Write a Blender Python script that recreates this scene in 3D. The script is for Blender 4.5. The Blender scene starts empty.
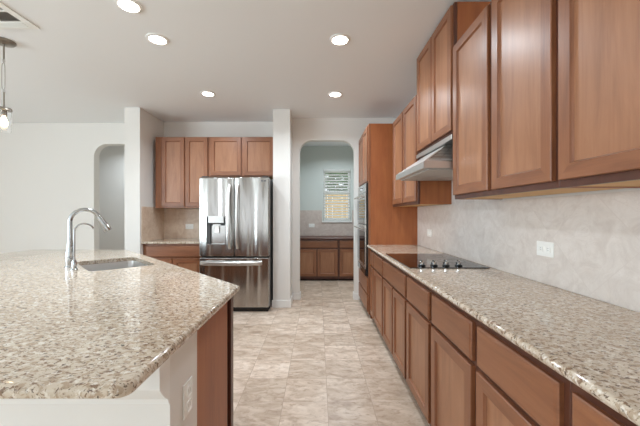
import bpy, bmesh, math, random
from mathutils import Vector, Matrix
random.seed(7)
S = bpy.context.scene
C = S.collection
PI = math.pi

# ------------------------------------------------------------------ camera
cd = bpy.data.cameras.new('camera')
cam = bpy.data.objects.new('camera', cd); C.objects.link(cam)
cd.sensor_fit = 'HORIZONTAL'; cd.sensor_width = 36.0
cd.lens = 310.0 / 640.0 * 36.0
cd.shift_x = 2.0 / 640.0; cd.shift_y = 1.5 / 640.0
cd.clip_start = 0.05; cd.clip_end = 200
cam.location = (0, 0, 1.29); cam.rotation_euler = (PI / 2, 0, 0)
S.camera = cam

# ------------------------------------------------------------------ world, lights, exposure
EXPOSURE = 0.14
CAN_EMIT = 16.0
CAN_POWER = 12.6
WIN_REAR = 2.5
WIN_LEFT = [135.0, 125.0, 2.0]
PANTRY_FILL = 15.0
HALL_FILL = 10.0
SKY = 1.9
w = bpy.data.worlds.new('world'); S.world = w; w.use_nodes = True
bg = w.node_tree.nodes['Background']
bg.inputs[0].default_value = (0.86, 0.93, 1.0, 1); bg.inputs[1].default_value = SKY
S.view_settings.view_transform = 'Standard'; S.view_settings.look = 'None'
S.view_settings.exposure = EXPOSURE; S.view_settings.gamma = 1.0
S.view_settings.use_curve_mapping = False
S.cycles.use_denoising = True
S.cycles.max_bounces = 12; S.cycles.diffuse_bounces = 8; S.cycles.glossy_bounces = 5
S.cycles.transmission_bounces = 8; S.cycles.transparent_max_bounces = 8
S.cycles.sample_clamp_indirect = 6.0
S.cycles.caustics_reflective = False; S.cycles.caustics_refractive = False

def area(name, loc, rot, sx, sy, power, col):
    d = bpy.data.lights.new(name, 'AREA'); d.shape = 'RECTANGLE'; d.size = sx; d.size_y = sy
    d.energy = power; d.color = col
    o = bpy.data.objects.new(name, d); C.objects.link(o); o.location = loc; o.rotation_euler = rot
    return o
# area lamps added as daylight in assumed, unseen rear and left wall windows
REAR_Y, LEFT_X = -4.6, -6.4
REAR_WINS = [(-5.2, -3.8), (-3.1, -1.7), (-1.0, 0.4)]
LEFT_WINS = [(-3.4, -1.9), (-0.9, 0.6), (1.5, 3.0)]
WZ0, WZ1 = 0.55, 2.35
DAY = (.74, .90, 1.0)
for a, b in REAR_WINS:
    area('window_daylight', ((a + b) / 2, REAR_Y + 0.03, (WZ0 + WZ1) / 2), (PI / 2, 0, 0), b - a - .1, WZ1 - WZ0 - .1, WIN_REAR, DAY)
for (a, b), pw_ in zip(LEFT_WINS, WIN_LEFT):
    area('window_daylight', (LEFT_X + 0.03, (a + b) / 2, (WZ0 + WZ1) / 2), (PI * .60, 0, -PI / 2), b - a - .1, WZ1 - WZ0 - .1, pw_, DAY)  # tilted upward to throw more light on the ceiling

# ------------------------------------------------------------------ materials
def nt(name):
    m = bpy.data.materials.new(name); m.use_nodes = True
    t = m.node_tree; p = t.nodes['Principled BSDF']
    return m, t, p
def setp(p, **k):
    for a, b in k.items():
        p.inputs[a.replace('_', ' ')].default_value = b
def srgb(r, g, b):
    f = lambda c: (c / 255 / 12.92) if c <= 10.3 else ((c / 255 + .055) / 1.055) ** 2.4
    return (f(r), f(g), f(b), 1)
def plain(name, col, rough=.5, metal=0.0, **k):
    m, t, p = nt(name)
    setp(p, Base_Color=col, Roughness=rough, Metallic=metal, **k)
    return m
def N(t, typ, **k):
    n = t.nodes.new(typ)
    for a, b in k.items():
        if a.startswith('i_'): n.inputs[a[2:].replace('_', ' ')].default_value = b
        else: setattr(n, a, b)
    return n
def coords(t, scale=(1, 1, 1), rot=(0, 0, 0), loc=(0, 0, 0)):
    c = N(t, 'ShaderNodeTexCoord'); mp = N(t, 'ShaderNodeMapping')
    mp.inputs['Scale'].default_value = scale; mp.inputs['Rotation'].default_value = rot; mp.inputs['Location'].default_value = loc
    t.links.new(c.outputs['Object'], mp.inputs['Vector'])
    return mp.outputs[0]
def noise(t, vec, scale, detail=4, rough=.5, dist=0):
    n = N(t, 'ShaderNodeTexNoise', i_Scale=scale, i_Detail=detail, i_Roughness=rough, i_Distortion=dist)
    t.links.new(vec, n.inputs['Vector'])
    return n.outputs['Fac']
def ramp(t, fac, stops):
    r = N(t, 'ShaderNodeValToRGB')
    e = r.color_ramp.elements
    while len(e) < len(stops): e.new(.5)
    for k, (pos, col) in zip(e, stops):
        k.position = pos; k.color = col if len(col) == 4 else (*col, 1)
    t.links.new(fac, r.inputs[0])
    return r.outputs[0]
def mix(t, fac, a, b, blend='MIX'):
    n = N(t, 'ShaderNodeMix', data_type='RGBA', blend_type=blend)
    for s, v in ((0, fac), (6, a), (7, b)):
        if hasattr(v, 'is_linked') or hasattr(v, 'links'): t.links.new(v, n.inputs[s])
        else: n.inputs[s].default_value = v
    return n.outputs[2]
def bump(t, p, h, strength=.2, dist=.002):
    b = N(t, 'ShaderNodeBump', i_Strength=strength, i_Distance=dist)
    t.links.new(h, b.inputs['Height']); t.links.new(b.outputs[0], p.inputs['Normal'])
G = lambda v: (v, v, v, 1)

def wood(name, dark, mid, light, axis='z', rough=.4, spec=.5, coat=.2):
    m, t, p = nt(name)
    sc = {'z': (9, 9, 1.2), 'h': (1.2, 1.2, 9)}[axis]
    v = coords(t, sc)
    f = noise(t, v, 1.6, 6, .62, .5)
    f2 = noise(t, coords(t, {'z': (120, 120, 3), 'h': (3, 3, 120)}[axis]), 1.0, 3, .6)
    f3 = noise(t, coords(t), 2.2, 2)
    c = ramp(t, f, [(.25, dark), (.5, mid), (.78, light)])
    c = mix(t, .16, c, ramp(t, f2, [(.3, dark), (.7, light)]))
    c = mix(t, ramp(t, f3, [(.35, G(0)), (.7, G(.3))]), c, dark)
    t.links.new(c, p.inputs['Base Color'])
    setp(p, Roughness=rough, Specular_IOR_Level=spec, Coat_Weight=coat, Coat_Roughness=.3)
    bump(t, p, f2, .05, .001)
    return m
WD, WM, WL = srgb(110, 66, 42), srgb(142, 90, 59), srgb(162, 108, 74)
wood_v = wood('cabinet_wood', WD, WM, WL, 'z')
wood_panel = wood('cabinet_wood_panel', srgb(134, 88, 61), srgb(160, 110, 78), srgb(178, 129, 95), 'z')
wood_h = wood('cabinet_wood_across', WD, WM, WL, 'h')
wood_frame_shaded = wood('cabinet_wood_frame', srgb(66, 34, 22), srgb(86, 46, 31), srgb(102, 59, 41), 'z')  # darkened cabinet wood: shade of the door gaps put into the colour
wood_side = wood('cabinet_wood_side', srgb(134, 72, 36), srgb(160, 92, 49), srgb(176, 108, 60), 'z', .5)
wood_under = wood('unfinished_wood', srgb(196, 152, 98), srgb(218, 178, 124), srgb(232, 196, 146), 'h', .6, .3, 0)
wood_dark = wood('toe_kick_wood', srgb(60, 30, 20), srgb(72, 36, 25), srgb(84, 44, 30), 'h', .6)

def granite():
    m, t, p = nt('granite')
    v = coords(t)
    c = ramp(t, noise(t, v, 6, 4), [(.3, srgb(190, 174, 154)), (.7, srgb(208, 194, 176))])
    def layer(c, off, scale, a, b, col, amt, dist=.5):
        f = noise(t, coords(t, (1, 1.25, 1), (0, 0, .5), off), scale, 4, .62, dist)
        return mix(t, ramp(t, f, [(a, G(0)), (b, G(amt))]), c, col)
    c = layer(c, (0, 0, 0), 46, .50, .58, srgb(160, 136, 112), .75)
    c = layer(c, (3, 5, 1), 50, .55, .63, srgb(230, 223, 212), .8)
    c = layer(c, (9, 2, 4), 58, .56, .615, srgb(122, 94, 73), .9)
    c = layer(c, (2, 7, 9), 70, .595, .64, srgb(82, 62, 50), .92)
    c = layer(c, (1, 8, 7), 60, .65, .69, srgb(52, 44, 40), .85, .3)
    t.links.new(c, p.inputs['Base Color'])
    setp(p, Roughness=.045, Specular_IOR_Level=.5)
    return m
M_granite = granite()

def floor_tile():
    m, t, p = nt('floor_tile')
    v = coords(t, loc=(-.065, -2.133, 0))
    b = N(t, 'ShaderNodeTexBrick', offset=0.0, squash=1.0)
    for k, val in (('Scale', 1), ('Mortar Size', .0022), ('Mortar Smooth', .2), ('Bias', 0), ('Brick Width', .305), ('Row Height', .305)):
        b.inputs[k].default_value = val
    b.inputs['Color1'].default_value = G(0); b.inputs['Color2'].default_value = G(1); b.inputs['Mortar'].default_value = G(.5)
    t.links.new(v, b.inputs['Vector'])
    # every tile shifts the pattern
    add = N(t, 'ShaderNodeVectorMath', operation='MULTIPLY_ADD')
    t.links.new(b.outputs['Color'], add.inputs[0]); add.inputs[1].default_value = (7, 3, 5); t.links.new(v, add.inputs[2])
    st = N(t, 'ShaderNodeMapping'); st.inputs['Scale'].default_value = (1, 1.9, 1); t.links.new(add.outputs[0], st.inputs['Vector'])
    f1 = noise(t, st.outputs[0], 5.5, 7, .62, .9)
    f2 = noise(t, st.outputs[0], 18, 5, .65, .6)
    c = ramp(t, f1, [(.28, srgb(172, 150, 132)), (.45, srgb(202, 183, 166)), (.58, srgb(220, 204, 189)), (.75, srgb(232, 219, 207))])
    c = mix(t, ramp(t, f2, [(.52, G(0)), (.66, G(.55))]), c, srgb(160, 134, 114))
    tint = ramp(t, b.outputs['Color'], [(0, srgb(228, 222, 214)), (1, srgb(255, 252, 248))])
    c = mix(t, 1.0, c, tint, 'MULTIPLY')
    c = mix(t, b.outputs['Fac'], c, srgb(168, 146, 128))
    t.links.new(c, p.inputs['Base Color'])
    setp(p, Roughness=.33)
    bump(t, p, b.outputs['Fac'], -.15, .002)
    return m
M_floor = floor_tile()

def wall_tile(name, plane, cols, size=.33):
    """tiles laid on the diagonal, in the plane 'yz' (side wall) or 'xz' (back wall)"""
    m, t, p = nt(name)
    c0 = N(t, 'ShaderNodeTexCoord'); sp = N(t, 'ShaderNodeSeparateXYZ'); cb = N(t, 'ShaderNodeCombineXYZ')
    t.links.new(c0.outputs['Object'], sp.inputs[0])
    t.links.new(sp.outputs['Y' if plane == 'yz' else 'X'], cb.inputs[0]); t.links.new(sp.outputs['Z'], cb.inputs[1])
    mp = N(t, 'ShaderNodeMapping'); mp.inputs['Rotation'].default_value = (0, 0, PI / 4); t.links.new(cb.outputs[0], mp.inputs[0])
    b = N(t, 'ShaderNodeTexBrick', offset=0.0)
    for k, val in (('Scale', 1), ('Mortar Size', .0016), ('Mortar Smooth', .2), ('Brick Width', size), ('Row Height', size)):
        b.inputs[k].default_value = val
    b.inputs['Color1'].default_value = G(0); b.inputs['Color2'].default_value = G(1); b.inputs['Mortar'].default_value = G(.5)
    t.links.new(mp.outputs[0], b.inputs['Vector'])
    add = N(t, 'ShaderNodeVectorMath', operation='MULTIPLY_ADD')
    t.links.new(b.outputs['Color'], add.inputs[0]); add.inputs[1].default_value = (5, 3, 1); t.links.new(mp.outputs[0], add.inputs[2])
    f1 = noise(t, add.outputs[0], 9, 6, .65, 1.4)
    c = ramp(t, f1, [(.3, cols[0]), (.5, cols[1]), (.7, cols[2])])
    vein = ramp(t, noise(t, add.outputs[0], 5, 5, .6, 2.5), [(.485, G(0)), (.5, G(.5)), (.515, G(0))])
    c = mix(t, vein, c, cols[0])
    c = mix(t, b.outputs['Fac'], c, mix(t, .5, cols[0], cols[1]))
    t.links.new(c, p.inputs['Base Color']); setp(p, Roughness=.35)
    return m
TW = [srgb(204, 193, 186), srgb(216, 207, 200), srgb(225, 217, 211)]
TB = [srgb(204, 178, 156), srgb(218, 196, 176), srgb(226, 208, 190)]
TP = [srgb(190, 172, 163), srgb(202, 187, 178), srgb(212, 199, 190)]
M_splash = wall_tile('backsplash_tile', 'yz', TW)
M_splash_back = wall_tile('backsplash_tile_tan', 'xz', TB)
M_splash_side = wall_tile('backsplash_tile_tan_side', 'yz', TB)
M_splash_pantry = wall_tile('backsplash_tile_pantry', 'xz', TP)

def paint(name, col, tex=.0, scale=60):
    m, t, p = nt(name)
    setp(p, Base_Color=col, Roughness=.75, Specular_IOR_Level=.3)
    if tex:
        f = noise(t, coords(t), scale, 4, .6)
        bump(t, p, ramp(t, f, [(.45, G(0)), (.6, G(1))]), tex, .003)
    return m
M_wall = paint('wall_paint', srgb(228, 225, 220))
M_pantry = paint('pantry_wall_paint', srgb(204, 208, 203))
M_ceil = paint('ceiling_paint', srgb(238, 240, 241), .06, 70)
M_trim = plain('white_trim_paint', srgb(236, 235, 232), .4)
M_white = plain('white_plastic', srgb(240, 239, 235), .35)
M_dim = plain('slot_grey', srgb(165, 163, 160), .5)
M_ventdark = plain('vent_louver', srgb(176, 174, 172), .5)

def steel(name, col, rough, wave=0.0):
    m, t, p = nt(name)
    setp(p, Base_Color=col, Metallic=1.0, Roughness=rough)
    if wave:
        f = noise(t, coords(t, (7, 7, .45)), 1.0, 1, .4)
        b1 = N(t, 'ShaderNodeBump', i_Strength=wave, i_Distance=.12); t.links.new(f, b1.inputs['Height'])
        g = noise(t, coords(t, (900, 900, 6)), 1.0, 2)
        b2 = N(t, 'ShaderNodeBump', i_Strength=.02, i_Distance=.001); t.links.new(g, b2.inputs['Height']); t.links.new(b1.outputs[0], b2.inputs['Normal'])
        t.links.new(b2.outputs[0], p.inputs['Normal'])
    return m
M_fridge = steel('fridge_steel', srgb(174, 170, 166), .22, .6)
M_hood = steel('hood_steel', srgb(214, 212, 209), .38)
M_satin = plain('satin_aluminium', srgb(196, 192, 187), .45, .3)
M_steel = steel('brushed_steel', srgb(205, 203, 200), .24)
M_chrome = steel('chrome', srgb(186, 187, 188), .1)
M_nickel = steel('brushed_nickel', srgb(150, 143, 134), .28)
M_sink = steel('sink_steel', srgb(214, 212, 210), .34)
M_black = plain('black_plastic', srgb(24, 23, 23), .4)
M_blackglass = plain('black_glass', srgb(14, 13, 13), .04, Specular_IOR_Level=.6)
M_ring = plain('burner_print', srgb(26, 25, 24), .06)
M_sidegrey = plain('fridge_side', srgb(60, 59, 58), .45)
M_foliage = plain('foliage', srgb(72, 116, 52), .8)
M_ground = plain('ground_grass', srgb(120, 130, 80), .9)
M_blind = plain('blind_slat', srgb(242, 242, 240), .45)
t = M_blind.node_tree
tl = N(t, 'ShaderNodeBsdfTranslucent', i_Color=(.95, .95, .94, 1)); mx = N(t, 'ShaderNodeMixShader'); mx.inputs[0].default_value = .45
t.links.new(t.nodes['Principled BSDF'].outputs[0], mx.inputs[1]); t.links.new(tl.outputs[0], mx.inputs[2]); t.links.new(mx.outputs[0], t.nodes['Material Output'].inputs[0])
M_fence = wood('fence_wood', srgb(196, 158, 106), srgb(218, 184, 132), srgb(230, 202, 156), 'z', .8, .2, 0)
M_dotgrey = plain('emblem_grey', srgb(90, 90, 92), .3)
def emit(name, col, s):
    m, t, p = nt(name); setp(p, Base_Color=G(0), Emission_Color=col, Emission_Strength=s); return m
M_lens = emit('lamp_lens', (1, .93, .83, 1), CAN_EMIT)
M_bulb = emit('bulb_glow', (1, .80, .52, 1), 30)
def glass(name):
    m, t, p = nt(name)
    setp(p, Base_Color=G(1), Roughness=.0, Transmission_Weight=1.0, IOR=1.45)
    return m
M_glass = glass('clear_glass')
M_pane = glass('pane_glass')
t = M_pane.node_tree
tr = N(t, 'ShaderNodeBsdfTransparent'); gl = N(t, 'ShaderNodeBsdfGlossy', i_Roughness=.02); mx = N(t, 'ShaderNodeMixShader'); mx.inputs[0].default_value = .06
t.links.new(tr.outputs[0], mx.inputs[1]); t.links.new(gl.outputs[0], mx.inputs[2]); t.links.new(mx.outputs[0], t.nodes['Material Output'].inputs[0])

# ------------------------------------------------------------------ mesh helpers
class B:
    def __init__(s, M=None): s.bm = bmesh.new(); s.M = M
    def _add(s, tmp, M=None, mi=0):
        for f in tmp.faces: f.material_index = mi
        for mm in (M, s.M):
            if mm is not None: bmesh.ops.transform(tmp, matrix=mm, verts=tmp.verts)
        me = bpy.data.meshes.new('t'); tmp.to_mesh(me); tmp.free(); s.bm.from_mesh(me); bpy.data.meshes.remove(me)
        return s
    def box(s, lo, hi, bev=0, seg=2, M=None, mi=0):
        t = bmesh.new(); bmesh.ops.create_cube(t, size=1)
        sc = [hi[i] - lo[i] for i in range(3)]; c = [(hi[i] + lo[i]) / 2 for i in range(3)]
        for v in t.verts: v.co = Vector((v.co[i] * sc[i] + c[i] for i in range(3)))
        if bev: bmesh.ops.bevel(t, geom=t.edges[:], offset=bev, segments=seg, profile=.5, affect='EDGES')
        return s._add(t, M, mi)
    def prism(s, poly, z0, z1, M=None, mi=0):
        t = bmesh.new()
        a = [t.verts.new((x, y, z0)) for x, y in poly]; b = [t.verts.new((x, y, z1)) for x, y in poly]
        n = len(poly)
        t.faces.new(a); t.faces.new(b[::-1])
        for i in range(n): t.faces.new((a[i], b[i], b[(i + 1) % n], a[(i + 1) % n]))
        return s._add(t, M, mi)
    def rings(s, rings, cap=True, M=None, mi=0, closed=False):
        """skin a list of equal-length closed loops"""
        t = bmesh.new(); R = [[t.verts.new(p) for p in r] for r in rings]; n = len(R[0])
        L = list(zip(R, R[1:])) + ([(R[-1], R[0])] if closed else [])
        for a, b in L:
            for i in range(n): t.faces.new((a[i], a[(i + 1) % n], b[(i + 1) % n], b[i]))
        if cap and not closed: t.faces.new(R[0]); t.faces.new(R[-1][::-1])
        return s._add(t, M, mi)
    def tube(s, pts, r, seg=12, M=None, mi=0):
        pts = [Vector(p) for p in pts]; n = len(pts)
        rr = r if isinstance(r, (list, tuple)) else [r] * n
        d0 = (pts[1] - pts[0]).normalized()
        u = d0.orthogonal().normalized(); rings = []
        for i, p in enumerate(pts):
            d = (pts[min(i + 1, n - 1)] - pts[max(i - 1, 0)]).normalized()
            u = (u - d * u.dot(d)).normalized(); v = d.cross(u)
            rings.append([p + (u * math.cos(2 * PI * k / seg) + v * math.sin(2 * PI * k / seg)) * rr[i] for k in range(seg)])
        return s.rings(rings, True, M, mi)
    def lathe(s, prof, c=(0, 0, 0), seg=24, M=None, mi=0):
        c = Vector(c)
        return s.rings([[c + Vector((r * math.cos(2 * PI * k / seg), r * math.sin(2 * PI * k / seg), z)) for k in range(seg)] for r, z in prof], True, M, mi)
    def make(s, name, mat, parent=None, smooth=True):
        bm = s.bm
        bmesh.ops.recalc_face_normals(bm, faces=bm.faces[:])
        off = Vector((0, 0, 0)); q = parent
        while q is not None: off += q.location; q = q.parent
        bmesh.ops.translate(bm, vec=-off, verts=bm.verts)
        me = bpy.data.meshes.new(name); bm.to_mesh(me); bm.free()
        for m in (mat if isinstance(mat, (list, tuple)) else [mat]): me.materials.append(m)
        if smooth:
            me.polygons.foreach_set('use_smooth', [True] * len(me.polygons)); me.set_sharp_from_angle(angle=math.radians(35))
        o = bpy.data.objects.new(name, me); C.objects.link(o)
        if smooth:
            wn_ = o.modifiers.new('weighted_normal', 'WEIGHTED_NORMAL'); wn_.keep_sharp = True; wn_.weight = 100; wn_.mode = 'FACE_AREA'
        if parent is not None: o.parent = parent
        return o
def thing(name, label, cat, loc, group=None):
    o = bpy.data.objects.new(name, None); C.objects.link(o); o.location = loc; o.empty_display_size = .1
    return tag(o, label, cat, group)
def tag(o, label, cat, group=None):
    o['label'] = label; o['category'] = cat
    if group: o['group'] = group
    return o
def struct(name, b, mat, parent=None):
    o = b.make(name, mat, parent)
    if parent is None: o['kind'] = 'structure'
    return o
def round_poly(poly, rs, seg=6):
    out = []; n = len(poly)
    for i in range(n):
        r = rs[i] if isinstance(rs, list) else rs
        p = Vector(poly[i]); a = (Vector(poly[i - 1]) - p).normalized(); b = (Vector(poly[(i + 1) % n]) - p).normalized()
        ang = a.angle(b); tlen = r / math.tan(ang / 2)
        bis = (a + b).normalized(); c = p + bis * (r / math.sin(ang / 2))
        s, e = p + a * tlen - c, p + b * tlen - c
        tot = s.angle(e); sg = 1 if s.x * e.y - s.y * e.x > 0 else -1
        for k in range(seg + 1):
            th = sg * tot * k / seg
            out.append(c + Vector((s.x * math.cos(th) - s.y * math.sin(th), s.x * math.sin(th) + s.y * math.cos(th))))
    return out
def offset(poly, o):
    """inward offset of a dense closed loop, any winding"""
    n = len(poly); A = sum(poly[i].x * poly[(i + 1) % n].y - poly[(i + 1) % n].x * poly[i].y for i in range(n))
    sg = 1 if A > 0 else -1; out = []
    for i in range(n):
        d1 = (poly[i] - poly[i - 1]).normalized(); d2 = (poly[(i + 1) % n] - poly[i]).normalized()
        n1 = Vector((-d1.y, d1.x)) * sg; n2 = Vector((-d2.y, d2.x)) * sg
        m = n1 + n2; m = m / m.length; out.append(poly[i] + m * (o / max(.3, m.dot(n1))))
    return out
def slab(b, outer, hole, prof, zb, zt, M=None, hole_r=.004):
    """slab with an edge profile [(inset, z)...] from bottom to top, and a hole"""
    t = bmesh.new(); R = [[t.verts.new((p.x, p.y, z)) for p in offset(outer, o)] for o, z in prof]
    n = len(outer)
    for a, c in zip(R, R[1:]):
        for i in range(n): t.faces.new((a[i], a[(i + 1) % n], c[(i + 1) % n], c[i]))
    H = None
    if hole:
        H = [[t.verts.new((p.x, p.y, z)) for p in hole] for z in (zb, zt)]; m = len(hole)
        for i in range(m): t.faces.new((H[0][i], H[0][(i + 1) % m], H[1][(i + 1) % m], H[1][i]))
    for k, ring in ((0, R[0]), (1, R[-1])):
        if hole:
            ed = []
            for lp in (ring, H[k]):
                for i in range(len(lp)):
                    ed.append(t.edges.get((lp[i], lp[(i + 1) % len(lp)])))
            bmesh.ops.triangle_fill(t, edges=ed, use_beauty=True)
        else: t.faces.new(ring)
    return b._add(t, M)

# ------------------------------------------------------------------ the room
CZ = 2.75
XR = 1.243            # face of the right wall
struct('floor', B().box((-6.6, -4.8, -.1), (1.45, 6.85, 0)), M_floor)
struct('ceiling', B().box((-6.6, -4.8, CZ), (1.45, 6.85, CZ + .1)), M_ceil)
struct('wall_right', B().box((XR, -4.8, 0), (1.45, 4.80, CZ)), M_wall)
def wall_holes(name, axis, at, thick, a0, a1, wins, z0, z1, mat):
    b = B(); cuts = [a0]
    def bx(p, q, za, zb):
        if axis == 'y': b.box((p, at, za), (q, at + thick, zb))
        else: b.box((at, p, za), (at + thick, q, zb))
    for s, e in wins: cuts += [s, e]
    cuts.append(a1)
    for i in range(len(cuts) - 1):
        if i % 2 == 0: bx(cuts[i], cuts[i + 1], 0, CZ)
        else: bx(cuts[i], cuts[i + 1], 0, z0); bx(cuts[i], cuts[i + 1], z1, CZ)
    return struct(name, b, mat)
wall_holes('wall_rear', 'y', REAR_Y - .15, .15, -6.6, XR, REAR_WINS, WZ0, WZ1, M_wall)
wall_holes('wall_left', 'x', LEFT_X - .15, .15, REAR_Y, 4.95, LEFT_WINS, WZ0, WZ1, M_wall)
wn = 2  # frames of the assumed windows, out of view
for axis, wins in (('y', REAR_WINS), ('x', LEFT_WINS)):
    for a, e in wins:
        b = B(); f = .05
        pcs = [((a, WZ0), (e, WZ0 + f)), ((a, WZ1 - f), (e, WZ1)), ((a, WZ0 + f), (a + f, WZ1 - f)), ((e - f, WZ0 + f), (e, WZ1 - f)), ((a + f, (WZ0 + WZ1) / 2 - .02), (e - f, (WZ0 + WZ1) / 2 + .02))]
        for (p, z0), (q, z1) in pcs:
            if axis == 'y': b.box((p, REAR_Y - .11, z0), (q, REAR_Y - .05, z1))
            else: b.box((LEFT_X - .11, p, z0), (LEFT_X - .05, q, z1))
        struct('window_%d' % wn, b, M_trim); wn += 1

def arch_poly(x0, x1, zt, r, a, c):
    """outline (x, z) of a wall x0..x1 with a round-cornered opening a..c"""
    P = [(x0, 0), (a, 0), (a, zt - r)]
    P += [(a + r - r * math.cos(k * PI / 20), zt - r + r * math.sin(k * PI / 20)) for k in range(1, 11)]
    P += [(c - r + r * math.sin(k * PI / 20), zt - r + r * math.cos(k * PI / 20)) for k in range(0, 11)]
    P += [(c, 0), (x1, 0), (x1, CZ), (x0, CZ)]
    Q = []
    for p in P:
        if not Q or (Vector(p) - Vector(Q[-1])).length > 1e-5: Q.append(p)
    return Q
XZ = Matrix(((1, 0, 0, 0), (0, 0, 1, 0), (0, 1, 0, 0), (0, 0, 0, 1)))     # (x, z, y) -> (x, y, z)
AW0, AW1 = 4.685, 4.80
ARCH = (-.278, .551)
struct('wall_archway', B().prism(arch_poly(-.388, XR, 2.415, .19, *ARCH), AW0, AW1, M=XZ), M_wall)
struct('wall_pilaster', B().box((-.624, 4.30, 0), (-.388, 5.0, CZ)), M_wall)
struct('wall_alcove', B().box((-2.43, 4.885, 0), (-.624, 5.0, CZ)), M_wall)
struct('wall_partition', B().box((-2.64, 4.23, 0), (-2.43, 5.0, CZ)), M_wall)
struct('wall_back', B().prism(arch_poly(-6.55, -2.64, 2.416, .2, -3.577, -2.74), 4.95, 5.07, M=XZ), M_wall)
# the hall behind the left opening and the pantry behind the archway
struct('wall_hall', B().box((-5.2, 6.3, 0), (-2.3, 6.4, CZ)).box((-2.4, 5.07, 0), (-2.3, 6.3, CZ)).box((-5.2, 5.07, 0), (-5.1, 6.3, CZ)), M_wall)
PY = 6.62
PW = (.117, .696, 1.151, 2.264)       # pantry window x0 x1 z0 z1
b = B()
for lo, hi in (((-.44, 0), (PW[0], CZ)), ((PW[1], 0), (1.45, CZ)), ((PW[0], 0), (PW[1], PW[2])), ((PW[0], PW[3]), (PW[1], CZ))):
    b.box((lo[0], PY, lo[1]), (hi[0], PY + .14, hi[1]))
struct('wall_pantry', b, M_pantry)
struct('wall_pantry_left', B().box((-.54, 4.80, 0), (-.44, PY + .14, CZ)), M_pantry)
struct('wall_pantry_right', B().box((1.30, 4.80, 0), (1.45, PY, CZ)), M_pantry)
def bb_profile(b, path, out=.013, h=.105):
    for (x0, y0), (x1, y1) in path:
        b.box((min(x0, x1), min(y0, y1), 0), (max(x0, x1), max(y0, y1), h), .003, 1)
    return b
struct('baseboard_pilaster', B().box((-.640, 4.286, 0), (-.375, 4.299, .105), .003, 1).box((-.387, 4.2995, 0), (-.374, 4.67, .105), .003, 1), M_trim)
struct('baseboard_archway', B().box((-.3735, 4.671, 0), (ARCH[0] - .0005, 4.684, .105), .003, 1).box((ARCH[0] + .0005, 4.671, 0), (ARCH[0] + .0135, 4.80, .105), .003, 1)
       .box((ARCH[1] - .0135, 4.671, 0), (ARCH[1] - .0005, 4.80, .105), .003, 1).box((ARCH[1], 4.671, 0), (.628, 4.684, .105), .003, 1), M_trim)
struct('baseboard_partition', B().box((-2.655, 4.216, 0), (-2.415, 4.229, .105), .003, 1).box((-2.655, 4.2295, 0), (-2.6415, 4.93, .105), .003, 1), M_trim)
struct('baseboard_back', B().box((-6.39, 4.936, 0), (-3.578, 4.949, .105), .003, 1), M_trim)

# pantry window
wx0, wx1, wz0, wz1 = PW; fr = .045
b = B()
yy0, yy1 = PY + .05, PY + .12
zm = 1.753
for lo, hi in (((wx0, wz0), (wx0 + fr, wz1)), ((wx1 - fr, wz0), (wx1, wz1)), ((wx0 + fr, wz0), (wx1 - fr, wz0 + fr)), ((wx0 + fr, wz1 - fr), (wx1 - fr, wz1)), ((wx0 + fr, zm - .03), (wx1 - fr, zm + .03))):
    b.box((lo[0], yy0, lo[1]), (hi[0], yy1, hi[1]), .004, 1)
win = struct('window_1', b, M_trim)
B().box((wx0 + fr, PY + .085, wz0 + fr), (wx1 - fr, PY + .09, zm - .03)).make('pane', M_pane, win)
B().box((wx0 + fr, PY + .085, zm + .03), (wx1 - fr, PY + .09, wz1 - fr)).make('pane', M_pane, win)
B().box((wx0 - .03, PY - .03, wz0 - .03), (wx1 + .03, PY + .05, wz0 - .0005), .005, 2).make('window_sill', M_trim, win)
bl = thing('window_blind', 'open white horizontal slat blind hanging in the pantry window', 'blind', ((wx0 + wx1) / 2, PY + .02, wz1))
b = B(); z = wz1 - .07
while z > wz0 + .05:
    b.box((wx0 + .008, -.029, -.0022), (wx1 - .008, .029, .0022), .001, 1, M=Matrix.Translation((0, PY + .016, z)) @ Matrix.Rotation(math.radians(-25), 4, 'X'))
    z -= .058
b.make('slats', M_blind, bl)
B().box((wx0 + .005, PY - .012, wz1 - .05), (wx1 - .005, PY + .045, wz1 - .002), .004, 1).make('headrail', M_blind, bl)
B().box((wx0 + .008, PY - .01, wz0 + .006), (wx1 - .008, PY + .042, wz0 + .028), .004, 1).make('bottom_rail', M_blind, bl)
B().tube([(wx0 + .07, PY - .016, wz1 - .05), (wx0 + .07, PY - .018, wz1 - .62)], .004, 8).make('tilt_wand', M_blind, bl)
# outside the pantry window
struct('ground', B().box((-6, 6.9, -.12), (8, 24, -.02)), M_ground)
fe = thing('wooden_fence', 'golden brown board fence standing outside the pantry window', 'fence', (1.0, 9.6, -.02))
b = B()
for k in range(46):
    x = -2.4 + k * .15
    b.box((x, 9.6, 0), (x + .142, 9.622, 1.98 + .015 * ((k * 7) % 3)), .003, 1)
b.make('fence_boards', M_fence, fe)
B().box((-2.4, 9.623, .3), (4.5, 9.66, .39)).box((-2.4, 9.623, 1.6), (4.5, 9.66, 1.69)).make('fence_rail', M_fence, fe)
tr_ = thing('garden_tree', 'leafy green tree rising beyond the fence outside the window', 'tree', (.65, 11.5, -.02))
B().tube([(.65, 11.5, -.02), (.68, 11.5, 1.2), (.72, 11.5, 2.5)], [.09, .07, .04], 8).make('trunk', M_fence, tr_)
b = B(); rnd = random.Random(3)
for k in range(1500):
    d = Vector((rnd.gauss(0, 1), rnd.gauss(0, 1), rnd.gauss(0, 1))).normalized() * (rnd.random() ** .4)
    p = Vector((.75 + d.x * 1.15, 11.5 + d.y * .7, 2.75 + d.z * .85))
    b.box((-.06, -.035, -.002), (.06, .035, .002), M=Matrix.Translation(p) @ Matrix.Rotation(rnd.random() * 6, 4, 'Z') @ Matrix.Rotation(rnd.random() * 3, 4, 'X'))
b.make('foliage', M_foliage, tr_, smooth=False)

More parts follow.
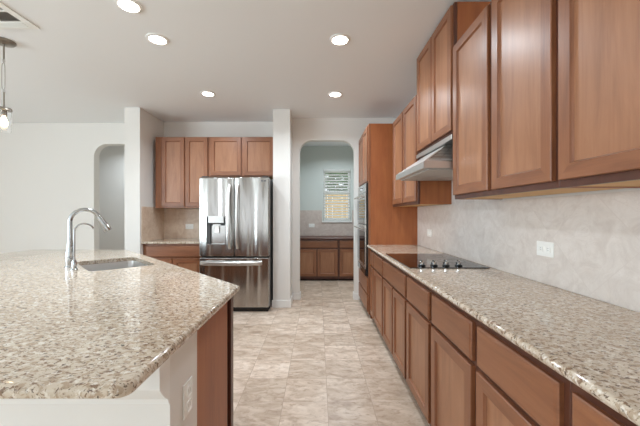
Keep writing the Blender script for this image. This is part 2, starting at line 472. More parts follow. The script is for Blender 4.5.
# ------------------------------------------------------------------ cabinets
def RIGHT(y0): return Matrix(((0, -1, 0, 1.242), (1, 0, 0, y0), (0, 0, 1, 0), (0, 0, 0, 1)))     # (u, d, z): d = out of the right wall
def BACK(x0, yb): return Matrix(((1, 0, 0, x0), (0, -1, 0, yb), (0, 0, 1, 0), (0, 0, 0, 1)))       # d = out of a back wall
def door(parent, M, u0, u1, z0, z1, d, th=.02, fw=.055, name='door', mats=None, panel_name='door_panel'):
    """framed door with mitred corners and a recessed centre panel"""
    mv, mh = mats or (wood_v, wood_h)
    def ring(i, dd): return [(u0 + i, dd, z0 + i), (u1 - i, dd, z0 + i), (u1 - i, dd, z1 - i), (u0 + i, dd, z1 - i)]
    R = [ring(0, d), ring(0, d + th - .003), ring(.003, d + th), ring(fw, d + th), ring(fw + .0025, d + th - .006), ring(fw + .007, d + th - .012)]
    t = bmesh.new(); V = [[t.verts.new(p) for p in r] for r in R]
    for a, c in zip(V, V[1:]):
        for i in range(4):
            f = t.faces.new((a[i], a[(i + 1) % 4], c[(i + 1) % 4], c[i])); f.material_index = 0
            f.tag = (i % 2 == 0)
    t.faces.new(V[0])
    tg = [f.tag for f in t.faces]
    b = B(M)
    for f, q in zip(t.faces, tg): f.material_index = 1 if q else 0
    bmesh.ops.transform(t, matrix=M, verts=t.verts)
    me = bpy.data.meshes.new('t'); t.to_mesh(me); t.free(); b.bm.from_mesh(me); bpy.data.meshes.remove(me)
    o = b.make(name, [mv, mh], parent, smooth=False)
    i = fw + .007
    B(M).box((u0 + i, d + .004, z0 + i), (u1 - i, d + th - .012, z1 - i)).make(panel_name, wood_panel, o, smooth=False)
    return o
def drawer(parent, M, u0, u1, z0, z1, d, th=.02, mats=None):
    mh = (mats or (wood_v, wood_h))[1]
    def ring(i, dd): return [(u0 + i, dd, z0 + i), (u1 - i, dd, z0 + i), (u1 - i, dd, z1 - i), (u0 + i, dd, z1 - i)]
    return B(M).rings([ring(0, d), ring(0, d + th - .007), ring(.004, d + th - .003), ring(.012, d + th)]).make('drawer', mh, parent, smooth=False)
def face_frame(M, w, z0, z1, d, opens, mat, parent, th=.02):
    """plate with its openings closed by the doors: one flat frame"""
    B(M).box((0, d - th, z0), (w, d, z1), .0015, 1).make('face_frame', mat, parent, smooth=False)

def base_cabinet(M, w, depth, loc, label, group, drawers, doors, cz1=.884, fd=.022, mats=None, zt=(.675, .838), zd=(.075, .655), ff=None, side=None):
    t = thing('base_cabinet', label, 'cabinet', loc, group)
    D = depth - .02
    B(M).box((.001, 0.002, .05), (w - .001, D - .021, cz1 - .0005)).make('carcass', side or wood_side, t, False)
    face_frame(M, w, .045, cz1 - .0005, D, None, ff or wood_frame_shaded, t)
    B(M).box((.002, .03, 0), (w - .002, D - .075, .0495)).make('toe_kick', wood_dark, t, False)
    for a, c in drawers: drawer(t, M, a, c, zt[0], zt[1], D, mats=mats)
    for a, c in doors: door(t, M, a, c, zd[0], zd[1], D, mats=mats)
    return t
g = .021
BASES = [
    (.30, .81, 1, 'brown base cabinet at the bottom right corner of the picture, nearest of its row'),
    (.81, 1.28, 1, 'brown base cabinet second from the picture edge in the right row'),
    (1.28, 1.78, 1, 'brown base cabinet third from the near end, below the white outlet'),
    (1.78, 2.27, 1, 'single-door brown base cabinet just nearer than the cooktop'),
    (2.27, 3.08, 2, 'wide two-door brown base cabinet below the black cooktop'),
    (3.08, 3.60, 1, 'brown base cabinet just beyond the cooktop, second from the oven tower'),
    (3.60, 3.85, 1, 'narrow brown base cabinet against the oven tower'),
]
for y0, y1, nd, lab in BASES:
    wd = y1 - y0 - .001
    if nd == 1: ds = [(g, wd - g)]
    else: ds = [(g, wd / 2 - .016), (wd / 2 + .016, wd - g)]
    base_cabinet(RIGHT(y0), wd, .602, (1.0, (y0 + y1) / 2, 0), lab, 'base cabinets along the right wall', [(g, wd - g)], ds)

def upper_cabinet(M, w, depth, z0, z1, loc, label, group, doors, dz=.028, name='wall_cabinet', mats=None, side=None, ff=None):
    t = thing(name, label, 'cabinet', loc, group)
    D = depth - .02
    b = B(M)
    b.box((0, .002, z0), (.018, D - .021, z1)).box((w - .018, .002, z0), (w, D - .021, z1)).box((.0182, .002, z1 - .018), (w - .0182, D - .021, z1)).box((.0182, .002, z0 + .0395), (w - .0182, .012, z1 - .0185))
    b.make('carcass', side or wood_side, t, False)
    B(M).box((.0185, .0125, z0 + .003), (w - .0185, D - .021, z0 + .019)).make('bottom_panel', wood_under, t, False)
    face_frame(M, w, z0, z1, D, None, ff or wood_frame_shaded, t)
    for a, c in doors: door(t, M, a, c, z0 + dz, z1 - .014, D, mats=mats)
    return t
UG = 'wall cabinets along the right wall'
for y0, y1, lab in ((.275, 1.186, 'brown wall cabinet at the top right corner of the picture, nearest of the row'), (1.187, 2.10, 'two-door brown wall cabinet between the range hood and the nearest one')):
    wd = y1 - y0
    upper_cabinet(RIGHT(y0), wd, .336, 1.392, 2.43, (1.1, (y0 + y1) / 2, 1.392), lab, UG, [(.02, wd / 2 - .021), (wd / 2 + .019, wd - .014)])
upper_cabinet(RIGHT(2.105), .76, .336, 1.838, 2.735, (1.1, 2.48, 1.84), 'raised brown wall cabinet above the range hood, reaching the ceiling', UG, [(.014, .374), (.386, .746)])
wd = 3.848 - 2.868
upper_cabinet(RIGHT(2.868), wd, .336, 1.385, 2.415, (1.1, 3.36, 1.385), 'brown wall cabinet between the range hood and the oven tower', UG, [(.018, .44), (.478, .90)])

# oven tower
t = thing('oven_tower', 'tall brown cabinet housing the built-in ovens at the counter end', 'cabinet', (.95, 4.27, 0))
M = RIGHT(3.851); W = .83
b = B(M)
b.box((0, .002, 0), (.02, .5895, 2.42)).box((W - .02, .002, 0), (W, .5895, 2.42)).box((.0205, .002, 2.40), (W - .0205, .5895, 2.42)).box((.0205, .002, .05), (W - .0205, .012, 2.3995)).box((.0205, .0125, .493), (W - .0205, .5895, .511)).box((.0205, .0125, 1.69), (W - .0205, .5895, 1.708))
b.make('carcass', wood_side, t, False)
b = B(M)
b.box((0, .59, .045), (.034, .612, 2.42), .0015, 1).box((W - .034, .59, .045), (W, .612, 2.42), .0015, 1)
b.box((.0345, .59, 2.38), (W - .0345, .612, 2.42)).box((.0345, .59, 1.69), (W - .0345, .612, 1.715)).box((.0345, .59, .045), (W - .0345, .612, .512))
b.make('face_frame', wood_v, t, False)
B(M).box((.021, .03, 0), (W - .021, .53, .0445)).make('toe_kick', wood_dark, t, False)
for a, c in ((.02, W / 2 - .003), (W / 2 + .003, W - .02)): door(t, M, a, c, 1.705, 2.395, .6125)
drawer(t, M, .02, W - .02, .075, .28, .6125); drawer(t, M, .02, W - .02, .295, .495, .6125)
t = thing('double_oven', 'built-in steel and black glass double oven in the tall cabinet', 'oven', (.95, 4.266, .516))
b = B(M).box((.0355, .06, .516), (W - .0355, .6115, 1.688)); b.make('housing', M_black, t)
O0, O1 = .036, W - .036
B(M).box((O0, .6125, .516), (O1, .633, 1.688), .002, 1).make('trim_frame', M_black, t)
cp = B(M).box((O0 + .004, .634, 1.575), (O1 - .004, .645, 1.686), .003, 1).make('control_panel', M_steel, t)
B(M).box((.26, .6455, 1.61), (.57, .647, 1.66)).make('display', M_blackglass, cp)
def oven_door(z0, z1, hz, name):
    d_ = B(M).box((O0 + .004, .634, z0), (O1 - .004, .652, z1), .004, 1).make('oven_door', M_steel, t)
    B(M).box((O0 + .035, .6525, z0 + .05), (O1 - .035, .654, z1 - .085)).make('door_glass', M_blackglass, d_)
    h = B(M).tube([(O0 + .03, .695, hz), (O1 - .03, .695, hz)], .012, 12)
    for u in (O0 + .07, O1 - .07): h.tube([(u, .6525, hz), (u, .692, hz)], .008, 8)
    h.make('handle', M_steel, d_)
oven_door(1.165, 1.57, 1.525, 'upper')
oven_door(.605, 1.158, 1.115, 'lower')
bp = B(M).box((O0 + .004, .634, .518), (O1 - .004, .648, .60), .003, 1).make('vent_panel', M_blackglass, t)
B(M).box((.385, .6485, .545), (.445, .6495, .572)).make('emblem', M_steel, bp)

# right counter, cooktop, backsplash
ct = tag(B().rings([[(x, yy, z) for x, z in [(1.234, .884), (.615, .884), (.609, .889), (.606, .897), (.606, .902), (.610, .9095), (.618, .914), (1.234, .914)]] for yy in (.285, 3.849)])
    .make('countertop', M_granite), 'long speckled granite countertop running along the right wall', 'countertop')
tag(B().box((1.235, .285, .9145), (1.2425, 3.849, 1.3835)).box((1.235, 2.101, 1.3845), (1.2425, 2.866, 1.86)).make('tile_backsplash', M_splash), 'pale diagonal tile backsplash on the right wall above the long counter', 'backsplash')
t = thing('cooktop', 'black glass electric cooktop set in the right counter', 'cooktop', (.93, 2.55, .914))
B().box((.638, 2.158, .9145), (1.197, 2.93, .921), .002, 2).make('glass_top', M_blackglass, t)
for x, y, r in ((.80, 2.74, .10), (1.06, 2.74, .075), (.80, 2.46, .08), (1.06, 2.46, .105)):
    b = B(); n = 40
    for rr in (r, r * .62):
        b.rings([[(x + q * math.cos(2 * PI * k / n), y + q * math.sin(2 * PI * k / n), z) for k in range(n)] for q, z in ((rr, .9212), (rr, .9214), (rr - .004, .9214), (rr - .004, .9212))], closed=True)
    b.make('burner_ring', M_ring, t)
for x in (.748, .835, .922, 1.013):
    k = B().lathe([(.025, .9212), (.026, .926), (.023, .930)], (x, 2.235, 0)).make('knob', M_black, t)
    B().lathe([(.018, .9305), (.0185, .947), (.015, .952)], (x, 2.235, 0)).box((x - .005, 2.217, .9525), (x + .005, 2.253, .963), .0015, 1).make('knob_cap', M_chrome, k)

# range hood
t = thing('range_hood', 'stainless steel range hood with slanted canopy under the raised cabinet', 'range hood', (1.0, 2.485, 1.60))
Y0, Y1, XF = 2.108, 2.862, .718
B().rings([[(XF, Y0, 1.607), (1.23, Y0, 1.607), (1.23, Y1, 1.607), (XF, Y1, 1.607)], [(XF, Y0, 1.652), (1.23, Y0, 1.652), (1.23, Y1, 1.652), (XF, Y1, 1.652)],
           [(.935, 2.27, 1.80), (1.23, 2.27, 1.80), (1.23, 2.70, 1.80), (.935, 2.70, 1.80)]]).make('canopy', M_hood, t, False)
B().box((.908, Y0, 1.802), (1.23, Y1, 1.837), .002, 1).make('mounting_box', M_hood, t)
fl = B().box((.76, Y0 + .03, 1.598), (1.20, 2.48, 1.6065), .002, 1).make('filter', M_satin, t)
B().box((.76, 2.49, 1.598), (1.20, Y1 - .03, 1.6065), .002, 1).make('filter', M_satin, t)
# slotted grille on the near slope of the canopy
P0, P1, P2, P3 = Vector((.757, Y0 + .013, 1.664)), Vector((1.20, Y0 + .013, 1.664)), Vector((1.20, 2.265, 1.797)), Vector((.942, 2.265, 1.797))
nrm = (P1 - P0).cross(P2 - P0).normalized(); nrm = nrm if nrm.y < 0 else -nrm
gp = B(); dn = nrm * .0012
tmp = bmesh.new(); tmp.faces.new([tmp.verts.new(q + dn) for q in (P0, P1, P2, P3)]); gp._add(tmp)
gp = gp.make('grille_plate', M_satin, t, False)
b = B()
for k in range(1, 10):
    f = k / 10
    b.tube([P0.lerp(P3, f) + nrm * .003, P1.lerp(P2, f) + nrm * .003], .003, 6)
for k in range(0, 7):
    f = k / 6
    b.tube([P0.lerp(P1, f).lerp(P3.lerp(P2, f), .03) + nrm * .003, P3.lerp(P2, f) + nrm * .003], .002, 6)
b.make('grille', M_nickel, gp)

# outlets
def outlet(M, label, loc, grp='wall outlets'):
    """plate centred at the origin of M: local x along the wall (long side), y out, z up"""
    t = thing('wall_outlet', label, 'outlet', loc, grp)
    pl = B(M).box((-.0625, .0005, -.04), (.0625, .006, .04), .003, 2).make('cover_plate', M_white, t)
    for s in (-.027, .027):
        r = B(M).box((s - .018, .0062, -.0155), (s + .018, .0085, .0155), .004, 2).make('receptacle', M_white, t)
        B(M).box((s - .006, .0086, .004), (s + .003, .0089, .0062)).box((s - .006, .0086, -.0062), (s + .003, .0089, -.004)).make('slots', M_dim, r)
    return t
def RW(y, z): return Matrix(((0, -1, 0, 1.235), (1, 0, 0, y), (0, 0, 1, z), (0, 0, 0, 1)))
def BW(x, y, z): return Matrix(((1, 0, 0, x), (0, -1, 0, y), (0, 0, 1, z), (0, 0, 0, 1)))
outlet(RW(1.682, 1.103), 'larger white outlet plate on the tile right of the cooktop', (1.235, 1.682, 1.06))
outlet(RW(3.43, 1.085), 'small white outlet plate on the tile behind the far end of the cooktop', (1.235, 3.43, 1.05))
outlet(BW(-2.02, 4.876, 1.10), 'white outlet plate on the tan tile left of the refrigerator', (-2.02, 4.876, 1.06))
outlet(BW(-.135, 6.6115, 1.055), 'white outlet plate on the pantry tile left of the window', (-.135, 6.61, 1.01))

# ------------------------------------------------------------------ alcove: back cabinets, refrigerator
BM = (wood_v, wood_h)
wd = .83
base_cabinet(BACK(-2.429, 4.883), wd, .60, (-2.01, 4.6, 0), 'brown base cabinet left of the refrigerator, partly behind the island', 'cabinets in the fridge alcove', [(.045, wd - .02)], [(.045, wd / 2 - .01), (wd / 2 + .01, wd - .02)], zt=(.70, .852), zd=(.09, .68), ff=wood_v)
tag(B().rings([[(xx, y, z) for y, z in [(4.883, .884), (4.268, .884), (4.262, .89), (4.262, .908), (4.268, .914), (4.883, .914)]] for xx in (-2.428, -1.595)]).make('countertop', M_granite), 'short granite countertop left of the refrigerator', 'countertop')
tag(B().box((-2.42, 4.877, .9145), (-1.05, 4.8845, 1.383)).make('tile_backsplash', M_splash_back), 'tan tile backsplash panel behind the outlet beside the refrigerator', 'backsplash')
tag(B().box((-2.4295, 4.265, .9145), (-2.4205, 4.8845, 1.40)).make('tile_backsplash', M_splash_side), 'tan tile side panel on the partition wall left of the refrigerator', 'backsplash')
M = BACK(-2.37, 4.884)
upper_cabinet(M, .775, .385, 1.385, 2.42, (-1.98, 4.7, 1.385), 'tall two-door brown wall cabinet left of the refrigerator', 'cabinets in the fridge alcove', [(.10, .425), (.445, .765)], dz=.022, ff=wood_v)
upper_cabinet(BACK(-1.593, 4.884), .962, .385, 1.84, 2.42, (-1.11, 4.7, 1.84), 'short two-door brown wall cabinet above the refrigerator', 'cabinets in the fridge alcove', [(.03, .475), (.51, .95)], dz=.016, ff=wood_v)

t = thing('refrigerator', 'stainless steel french door refrigerator with water dispenser', 'refrigerator', (-1.105, 4.46, 0))
FX0, FX1, FY = -1.566, -.645, 4.08
B().box((FX0 + .004, 4.165, .02), (FX1 - .004, 4.84, 1.765), .004, 1).make('body', M_sidegrey, t)
B().box((FX0 + .02, 4.13, .0), (FX1 - .02, 4.164, .055)).make('base_grille', M_black, t)
def fdoor(x0, x1, z0, z1, name, hole=None):
    outer = round_poly([(x0, z0), (x1, z0), (x1, z1), (x0, z1)], .02, 4)
    prof = [(.0, 4.16), (0, FY + .022), (.002, FY + .009), (.006, FY + .003), (.014, FY)]
    b = B(); slab(b, outer, hole, prof, 4.16, FY, M=XZ)
    return b.make(name, M_fridge, t)
dx0, dx1, dz0, dz1 = -1.469, -1.217, .889, 1.262
hole = [Vector(p) for p in ((dx0, dz0), (dx1, dz0), (dx1, dz1), (dx0, dz1))]
ld = fdoor(FX0, -1.1075, .735, 1.783, 'left_door', hole)
rd = fdoor(-1.1035, FX1, .735, 1.783, 'right_door')
fz = fdoor(FX0, FX1, .062, .722, 'freezer_drawer')
def handle(pts, wd, th, parent, axis):
    # flat curved bar
    rings = []
    for p in pts:
        x, y, z = p
        if axis == 'z': rings.append([(x - wd, y, z), (x - wd * .6, y - th, z), (x + wd * .6, y - th, z), (x + wd, y, z), (x + wd * .6, y + th, z), (x - wd * .6, y + th, z)])
        else: rings.append([(x, y, z - wd), (x, y - th, z - wd * .6), (x, y - th, z + wd * .6), (x, y, z + wd), (x, y + th, z + wd * .6), (x, y + th, z - wd * .6)])
    return B().rings(rings).make('handle', M_hood, parent)
for px, par in ((-1.160, ld), (-1.055, rd)):
    pts = []
    for k in range(17):
        f = k / 16; z = .838 + f * .845
        pts.append((px, FY - .0135 - .055 * math.sin(PI * f) ** .45 if 0 < k < 16 else FY - .0135, z))
    handle(pts, .019, .012, par, 'z')
pts = []
for k in range(21):
    f = k / 20; x = -1.545 + f * .81
    pts.append((x, FY - .0135 - .055 * math.sin(PI * f) ** .4 if 0 < k < 20 else FY - .0135, .652))
handle(pts, .026, .012, fz, 'x')
dp = B().box((dx0 + .002, 4.125, dz0 + .002), (dx1 - .002, 4.155, dz1 - .002)).box((dx0 + .002, FY + .002, dz0 + .002), (dx0 + .05, 4.1245, dz1 - .1)).make('water_dispenser', M_sidegrey, t)
B().box((dx0 + .052, 4.112, dz0 + .004), (dx1 - .012, 4.1245, dz1 - .1), .002, 1).make('dispenser_back', M_steel, dp)
B().box((dx0 + .022, FY - .006, dz1 - .085), (dx1 - .022, 4.124, dz1 + .012), .004, 1).make('control_panel', M_steel, dp)
B().box((dx0 + .002, FY - .004, dz1 - .115), (dx0 + .021, 4.11, dz1 - .002)).box((dx0 + .0205, FY + .01, dz1 - .118), (dx0 + .07, 4.11, dz1 - .0855)).make('bracket', M_black, dp)
B().box((dx1 - .021, FY - .004, dz1 - .115), (dx1 - .002, 4.11, dz1 - .002)).box((dx1 - .07, FY + .01, dz1 - .118), (dx1 - .0205, 4.11, dz1 - .0855)).make('bracket', M_black, dp)
B().box((dx0 + .10, FY + .012, dz1 - .215), (dx0 + .165, FY + .02, dz1 - .118), .003, 1).make('paddle', M_white, dp)
B().box((dx0 + .002, FY + .001, dz0 + .002), (dx1 - .002, 4.11, dz0 + .014), .002, 1).make('drip_tray', M_steel, dp)
B().lathe([(.013, 0), (.013, .001), (.011, .0015)], M=Matrix.Translation((-.735, FY - .0005, 1.735)) @ Matrix.Rotation(PI / 2, 4, 'X')).box((-.715, FY - .0015, 1.726), (-.685, FY - .0005, 1.744)).make('emblem', M_dotgrey, rd)
B().box((FX0 + .02, 4.12, 1.784), (FX0 + .10, 4.25, 1.80), .004, 1).make('hinge_cover', M_sidegrey, t)
B().box((FX1 - .10, 4.12, 1.784), (FX1 - .02, 4.25, 1.80), .004, 1).make('hinge_cover', M_sidegrey, t)

# ------------------------------------------------------------------ pantry cabinets
PC = 6.0
for x0, x1, lab in ((-.438, .40, 'two-door brown base cabinet below the pantry window, left half'), (.401, 1.299, 'brown base cabinet in the right corner of the pantry, partly hidden by the ovens')):
    wd = x1 - x0
    base_cabinet(BACK(x0, PY - .001), wd, .62, ((x0 + x1) / 2, 6.3, 0), lab, 'pantry base cabinets', [(.02, wd - .02)], [(.02, wd / 2 - .008), (wd / 2 + .008, wd - .02)], cz1=.808, zt=(.645, .785), zd=(.09, .62))
tag(B().rings([[(xx, y, z) for y, z in [(PY - .002, .8085), (5.975, .8085), (5.97, .814), (5.97, .832), (5.975, .837), (PY - .002, .837)]] for xx in (-.438, 1.298)]).make('countertop', wood_frame_shaded), 'dark brown countertop in the pantry below the window', 'countertop')
tag(B().box((-.438, PY - .0085, .8375), (wx0 - .0305, PY - .0005, 1.378)).box((wx1 + .031, PY - .0085, .8375), (1.298, PY - .0005, 1.378)).box((wx0 - .0309, PY - .0085, .8375), (wx1 + .0309, PY - .0005, wz0 - .031)).make('tile_backsplash', M_splash_pantry), 'pinkish tile backsplash around the pantry window bottom', 'backsplash')

# ------------------------------------------------------------------ island
t = thing('kitchen_island', 'angled kitchen island with white half wall and brown end panel', 'kitchen island', (-1.4, 2.0, 0))
pw = [(-.45, .943), (-1.063, .943), (-2.85, 2.73), (-2.85, 3.296), (-2.64, 3.296), (-2.64, 2.817), (-.976, 1.153), (-.45, 1.153)]
B().prism(pw, 0, .883).make('half_wall', M_wall, t, False)
def sweep(prof):
    rings = []
    for o, z in prof:
        y = .943 - o; k = -.12 - 1.41421 * o; x3 = -2.85 - o
        rings.append([(-.45, y, z), (k - y, y, z), (x3, k - x3, z), (x3, 3.296, z)])
    b = B(); tmp = bmesh.new(); V = [[tmp.verts.new(p) for p in r] for r in rings]
    for a, c in zip(V, V[1:] + V[:1]):
        for i in range(3): tmp.faces.new((a[i], a[i + 1], c[i + 1], c[i]))
    tmp.faces.new([r[0] for r in V]); tmp.faces.new([r[3] for r in V][::-1])
    return b._add(tmp)
sweep([(.0005, .715), (.008, .718), (.012, .735), (.03, .75), (.052, .775), (.062, .79), (.062, .883), (.0005, .883)]).make('crown_trim', M_trim, t, False)
sweep([(.0005, .0), (.013, .0), (.013, .1), (.009, .105), (.0005, .105)]).make('baseboard', M_trim, t, False)
b = B()
b.prism([(-.47, 1.154), (-.47, 1.655), (-.49, 1.675), (-.49, 1.154)], .0, .883)          # end side
b.prism([(-.47, 1.66), (-2.09, 3.28), (-2.105, 3.265), (-.485, 1.645)], .09, .883)        # angled cabinet face
b.prism([(-.50, 1.56), (-2.10, 3.16), (-2.115, 3.145), (-.515, 1.545)], .0, .0895)
b.prism([(-2.11, 3.27), (-2.639, 3.27), (-2.639, 3.29), (-2.11, 3.29)], 0, .883)
b.make('cabinet_body', wood_frame_shaded, t, False)
B().box((-.4695, 1.154, 0), (-.45, 1.538, .883), .0015, 1).make('end_panel', wood_side, t, False)
B().prism([(-.4695, 1.610), (-.4695, 1.665), (-.452, 1.655), (-.452, 1.610)], .0, .883).make('corner_stile', wood_frame_shaded, t, False)  # shadow strip at the island end, put in as darkened wood
r2 = math.sqrt(.5)
ISL = Matrix(((-r2, -r2, 0, 0), (r2, -r2, 0, 0), (0, 0, 1, 0), (0, 0, 0, 1)))  # not mirrored: u along the angled side, d towards -(1,1)
def ISLM(): # local u runs along (-1,1)/sqrt2 from the corner, d outward along (1,1)/sqrt2
    o = Vector((-.47, 1.662))
    return Matrix(((-r2, r2, 0, o.x), (r2, r2, 0, o.y), (0, 0, 1, 0), (0, 0, 0, 1)))
Mi = ISLM()
for k in range(4):
    u0 = .06 + k * .56
    door(t, Mi, u0, u0 + .52, .12, .66, .004); drawer(t, Mi, u0, u0 + .52, .69, .84, .004)
    
# sink geometry
U, V = Vector((r2, -r2)), Vector((r2, r2)); SC = Vector((-1.568, 2.393))
def srect(hl, hw, r, c=SC): return round_poly([tuple(c + U * a * hl + V * q * hw) for a, q in ((-1, -1), (1, -1), (1, 1), (-1, 1))], r, 5)
top = round_poly([(-.416, .675), (-.416, 1.65), (-2.04, 3.33), (-3.06, 3.33), (-3.06, 2.575), (-1.16, .675)], [.03, .016, .03, .03, .03, .03], 6)
b = B(); slab(b, top, srect(.30, .207, .045), [(.010, .884), (.002, .888), (0, .895), (0, .903), (.003, .909), (.008, .9128), (.014, .914)], .884, .914)
tag(b.make('countertop', M_granite), 'large angled speckled granite island countertop with sink cut-out', 'countertop')
t = thing('sink', 'stainless undermount sink set in the island countertop', 'sink', (SC.x, SC.y, .70))
R = []
for hl, hw, r, z in ((.325, .235, .05, .8825), (.296, .203, .047, .8825), (.292, .199, .047, .86), (.284, .191, .05, .72), (.24, .16, .05, .70)):
    R.append([(p.x, p.y, z) for p in srect(hl, hw, r)])
b = B(); tmp = bmesh.new(); VV = [[tmp.verts.new(p) for p in r] for r in R]; n = len(VV[0])
for a, c in zip(VV, VV[1:]):
    for i in range(n): tmp.faces.new((a[i], a[(i + 1) % n], c[(i + 1) % n], c[i]))
tmp.faces.new(VV[-1]); b._add(tmp); b.make('bowl', M_sink, t)
B().lathe([(.042, .7005), (.042, .703), (.03, .704), (.028, .7015)], (SC.x, SC.y, 0)).make('drain', M_chrome, t)

# faucet: tall gooseneck pointing over the sink
F = Vector((-1.772, 2.215)); T = Vector((.93, .37)).normalized(); T = Vector((r2 + .18, r2 - .18)).normalized()
t = thing('kitchen_faucet', 'tall chrome gooseneck faucet with pull-down spray head at the sink', 'faucet', (F.x, F.y, .914))
B().lathe([(.031, .9145), (.031, .922), (.026, .928), (.027, .95), (.030, .985), (.026, 1.02), (.021, 1.05), (.017, 1.09), (.0155, 1.11)], (F.x, F.y, 0)).make('base', M_chrome, t)
def arcp(h0, rad, a0, a1, n=18):
    return [(F.x + T.x * (rad - rad * math.cos(a)), F.y + T.y * (rad - rad * math.cos(a)), h0 + rad * math.sin(a)) for a in [a0 + (a1 - a0) * k / n for k in range(n + 1)]]
pts = [(F.x, F.y, 1.108), (F.x, F.y, 1.20)] + arcp(1.238, .088, 0, PI * .86)
B().tube(pts, .0145, 14).make('gooseneck', M_chrome, t)
e = Vector(pts[-1]); d = (e - Vector(pts[-2])).normalized()
B().tube([e + d * .001, e + d * .02, e + d * .06, e + d * .10, e + d * .122], [.0155, .019, .020, .025, .023], 16).make('spray_head', M_chrome, t)
hb = Vector((F.x, F.y, .99)); hd = Vector((U.x, U.y, 0))
B().tube([hb + hd * .026, hb + hd * .05], .012, 12).tube([hb + hd * .048, hb + hd * .075 + Vector((0, 0, .03)), hb + hd * .09 + Vector((0, 0, .075))], [.007, .006, .008], 10).make('handle', M_chrome, t)
# small water tap
F2 = Vector((-1.655, 2.105)); F = F2
t = thing('water_tap', 'small thin chrome water tap beside the tall faucet', 'faucet', (F2.x, F2.y, .914))
B().lathe([(.021, .9145), (.021, .92), (.015, .925), (.016, .95), (.013, .975), (.008, .985)], (F2.x, F2.y, 0)).make('base', M_chrome, t)
B().tube([(F.x, F.y, .984), (F.x, F.y, 1.10)] + arcp(1.172, .055, 0, PI * .88), .0058, 10).make('spout', M_chrome, t)
B().tube([(F.x + .013, F.y - .012, .955), (F.x + .05, F.y - .045, .965)], .005, 8).make('lever', M_chrome, t)

# outlet on the island side (upright)
t = thing('wall_outlet', 'white upright outlet plate on the white half wall of the island', 'outlet', (-.45, 1.065, .604), 'wall outlets')
Mo = Matrix(((0, 1, 0, -.45), (1, 0, 0, 1.065), (0, 0, 1, .662), (0, 0, 0, 1)))
B(Mo).box((-.035, .0005, -.0575), (.035, .006, .0575), .003, 2).make('cover_plate', M_white, t)
for s in (-.025, .025):
    r = B(Mo).box((-.0165, .0062, s - .017), (.0165, .0085, s + .017), .004, 2).make('receptacle', M_white, t)
    B(Mo).box((-.007, .0086, s - .005), (-.005, .0089, s + .006)).box((.005, .0086, s - .005), (.007, .0089, s + .006)).make('slots', M_dim, r)

# ------------------------------------------------------------------ ceiling fixtures
def can(x, y, label):
    t = thing('recessed_light', label, 'ceiling light', (x, y, CZ), 'recessed ceiling lights')
    n = 32
    b = B().rings([[(x + r * math.cos(2 * PI * k / n), y + r * math.sin(2 * PI * k / n), z) for k in range(n)] for r, z in ((.088, CZ - .0005), (.086, CZ - .006), (.066, CZ - .010), (.064, CZ - .0005))], closed=True)
    b.make('trim_ring', M_white, t)
    B().lathe([(.0635, CZ - .001), (.0635, CZ - .006), (.05, CZ - .0068)], (x, y, 0), 32).make('lens', M_lens, t)
    can_or_fill_light(x, y, CAN_POWER)
def can_or_fill_light(x, y, power, spread=2.6):
    d = bpy.data.lights.new('can_light', 'AREA'); d.shape = 'DISK'; d.size = .11; d.energy = power; d.color = (.80, .91, 1.0); d.spread = spread
    o = bpy.data.objects.new('can_light', d); C.objects.link(o); o.location = (x, y, CZ - .012)
# unseen ceiling lamps added to brighten the pantry and the hall
can_or_fill_light(.4, 5.7, PANTRY_FILL); can_or_fill_light(-3.6, 5.7, HALL_FILL)
can(-1.317, 2.16, 'round recessed ceiling light nearest the top edge of the picture')
can(-1.335, 2.58, 'round recessed ceiling light second from the top, left of centre')
can(.184, 2.586, 'round recessed ceiling light nearest the right wall cabinets')
can(-1.327, 3.74, 'round recessed ceiling light in front of the refrigerator alcove')
can(.21, 3.756, 'round recessed ceiling light in front of the archway')

t = thing('ceiling_vent', 'white square ceiling air vent in the upper left corner', 'vent', (-2.38, 2.22, CZ))
vx0, vx1, vy0, vy1 = -2.60, -2.176, 2.005, 2.427
z0 = CZ - .0005
b = B().box((vx0, vy0, CZ - .009), (vx1, vy0 + .035, z0), .002, 1).box((vx0, vy1 - .095, CZ - .009), (vx1, vy1, z0), .002, 1).box((vx0, vy0 + .0352, CZ - .009), (vx0 + .035, vy1 - .0952, z0), .002, 1).box((vx1 - .055, vy0 + .0352, CZ - .009), (vx1, vy1 - .0952, z0), .002, 1)
ym = (vy0 + vy1) / 2; xm = (vx0 + vx1) / 2
b.box((xm - .008, vy0 + .0352, CZ - .008), (xm + .008, vy1 - .0952, z0), .001, 1).box((vx0 + .0352, ym - .008, CZ - .008), (xm - .0081, ym + .008, z0), .001, 1).box((xm + .0081, ym - .008, CZ - .008), (vx1 - .0552, ym + .008, z0), .001, 1)
b.make('frame', M_white, t)
fs = B()
for k in range(4):
    y = vy1 - .083 + k * .02
    fs.box((vx0 + .036, -.007, -.0007), (vx1 - .056, .007, .0007), M=Matrix.Translation((0, y, CZ - .0135)) @ Matrix.Rotation(.5, 4, 'X'))
fs.make('louvers', M_white, t, False)
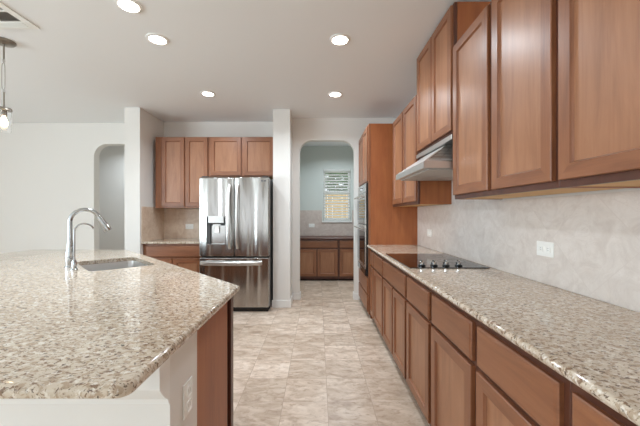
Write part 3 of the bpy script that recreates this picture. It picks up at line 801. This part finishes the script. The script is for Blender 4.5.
for (a0, a1, c0, c1, ax) in ((vx0 + .036, xm - .009, vy0 + .036, ym - .009, 0), (xm + .009, vx1 - .056, vy0 + .036, ym - .009, 1), (vx0 + .036, xm - .009, ym + .009, vy1 - .096, 1), (xm + .009, vx1 - .056, ym + .009, vy1 - .096, 0)):
    b = B().box((a0, c0, CZ - .0015), (a1, c1, z0)); n = 9
    for k in range(n):
        f = (k + .5) / n
        if ax: 
            y = c0 + (c1 - c0) * f; b.box((a0, -.006, -.0006), (a1, .006, .0006), M=Matrix.Translation((0, y, CZ - .006)) @ Matrix.Rotation(.6, 4, 'X'))
        else:
            x = a0 + (a1 - a0) * f; b.box((-.006, c0, -.0006), (.006, c1, .0006), M=Matrix.Translation((x, 0, CZ - .006)) @ Matrix.Rotation(.6, 4, 'Y'))
    b.make('louvers', M_ventdark, t, False)

px, py = -2.645, 2.61
t = thing('pendant_light', 'small glass pendant lamp on a nickel rod over the island', 'pendant light', (px, py, CZ))
B().lathe([(.078, CZ - .0005), (.078, CZ - .010), (.066, CZ - .022), (.03, CZ - .03), (.012, CZ - .032)], (px, py, 0), 32).make('canopy', M_nickel, t)
B().tube([(px, py, CZ - .0325), (px, py, 2.595)], .006, 10).make('rod', M_nickel, t)
loop = []
for k in range(33):
    a = 2 * PI * k / 32; s = math.sin(a)
    loop.append((px - .004 + .014 * math.cos(a), py, 2.455 + (.115 if s > 0 else -.115) * abs(s) ** .4))
B().tube(loop, .0035, 8).lathe([(.009, 2.575), (.009, 2.594)], (px, py, 0), 12).lathe([(.009, 2.318), (.009, 2.338)], (px, py, 0), 12).make('link', M_steel, t)
B().tube([(px, py, 2.3175), (px, py, 2.19)], .006, 10).make('rod', M_nickel, t)
B().lathe([(.012, 2.1895), (.050, 2.186), (.054, 2.18), (.054, 2.165), (.050, 2.163), (.02, 2.162), (.02, 2.12), (.014, 2.118)], (px, py, 0), 28).make('socket_cap', M_nickel, t)
n = 28
B().rings([[(px + r * math.cos(2 * PI * k / n), py + r * math.sin(2 * PI * k / n), z) for k in range(n)] for r, z in ((.049, 2.1625), (.048, 2.06), (.046, 1.985), (.0435, 1.985), (.0455, 2.06), (.0465, 2.1625))], closed=True).make('glass_shade', M_glass, t)
B().lathe([(.010, 2.1175), (.014, 2.105), (.024, 2.08), (.027, 2.06), (.022, 2.038), (.008, 2.028)], (px, py, 0), 20).make('bulb', M_bulb, t)
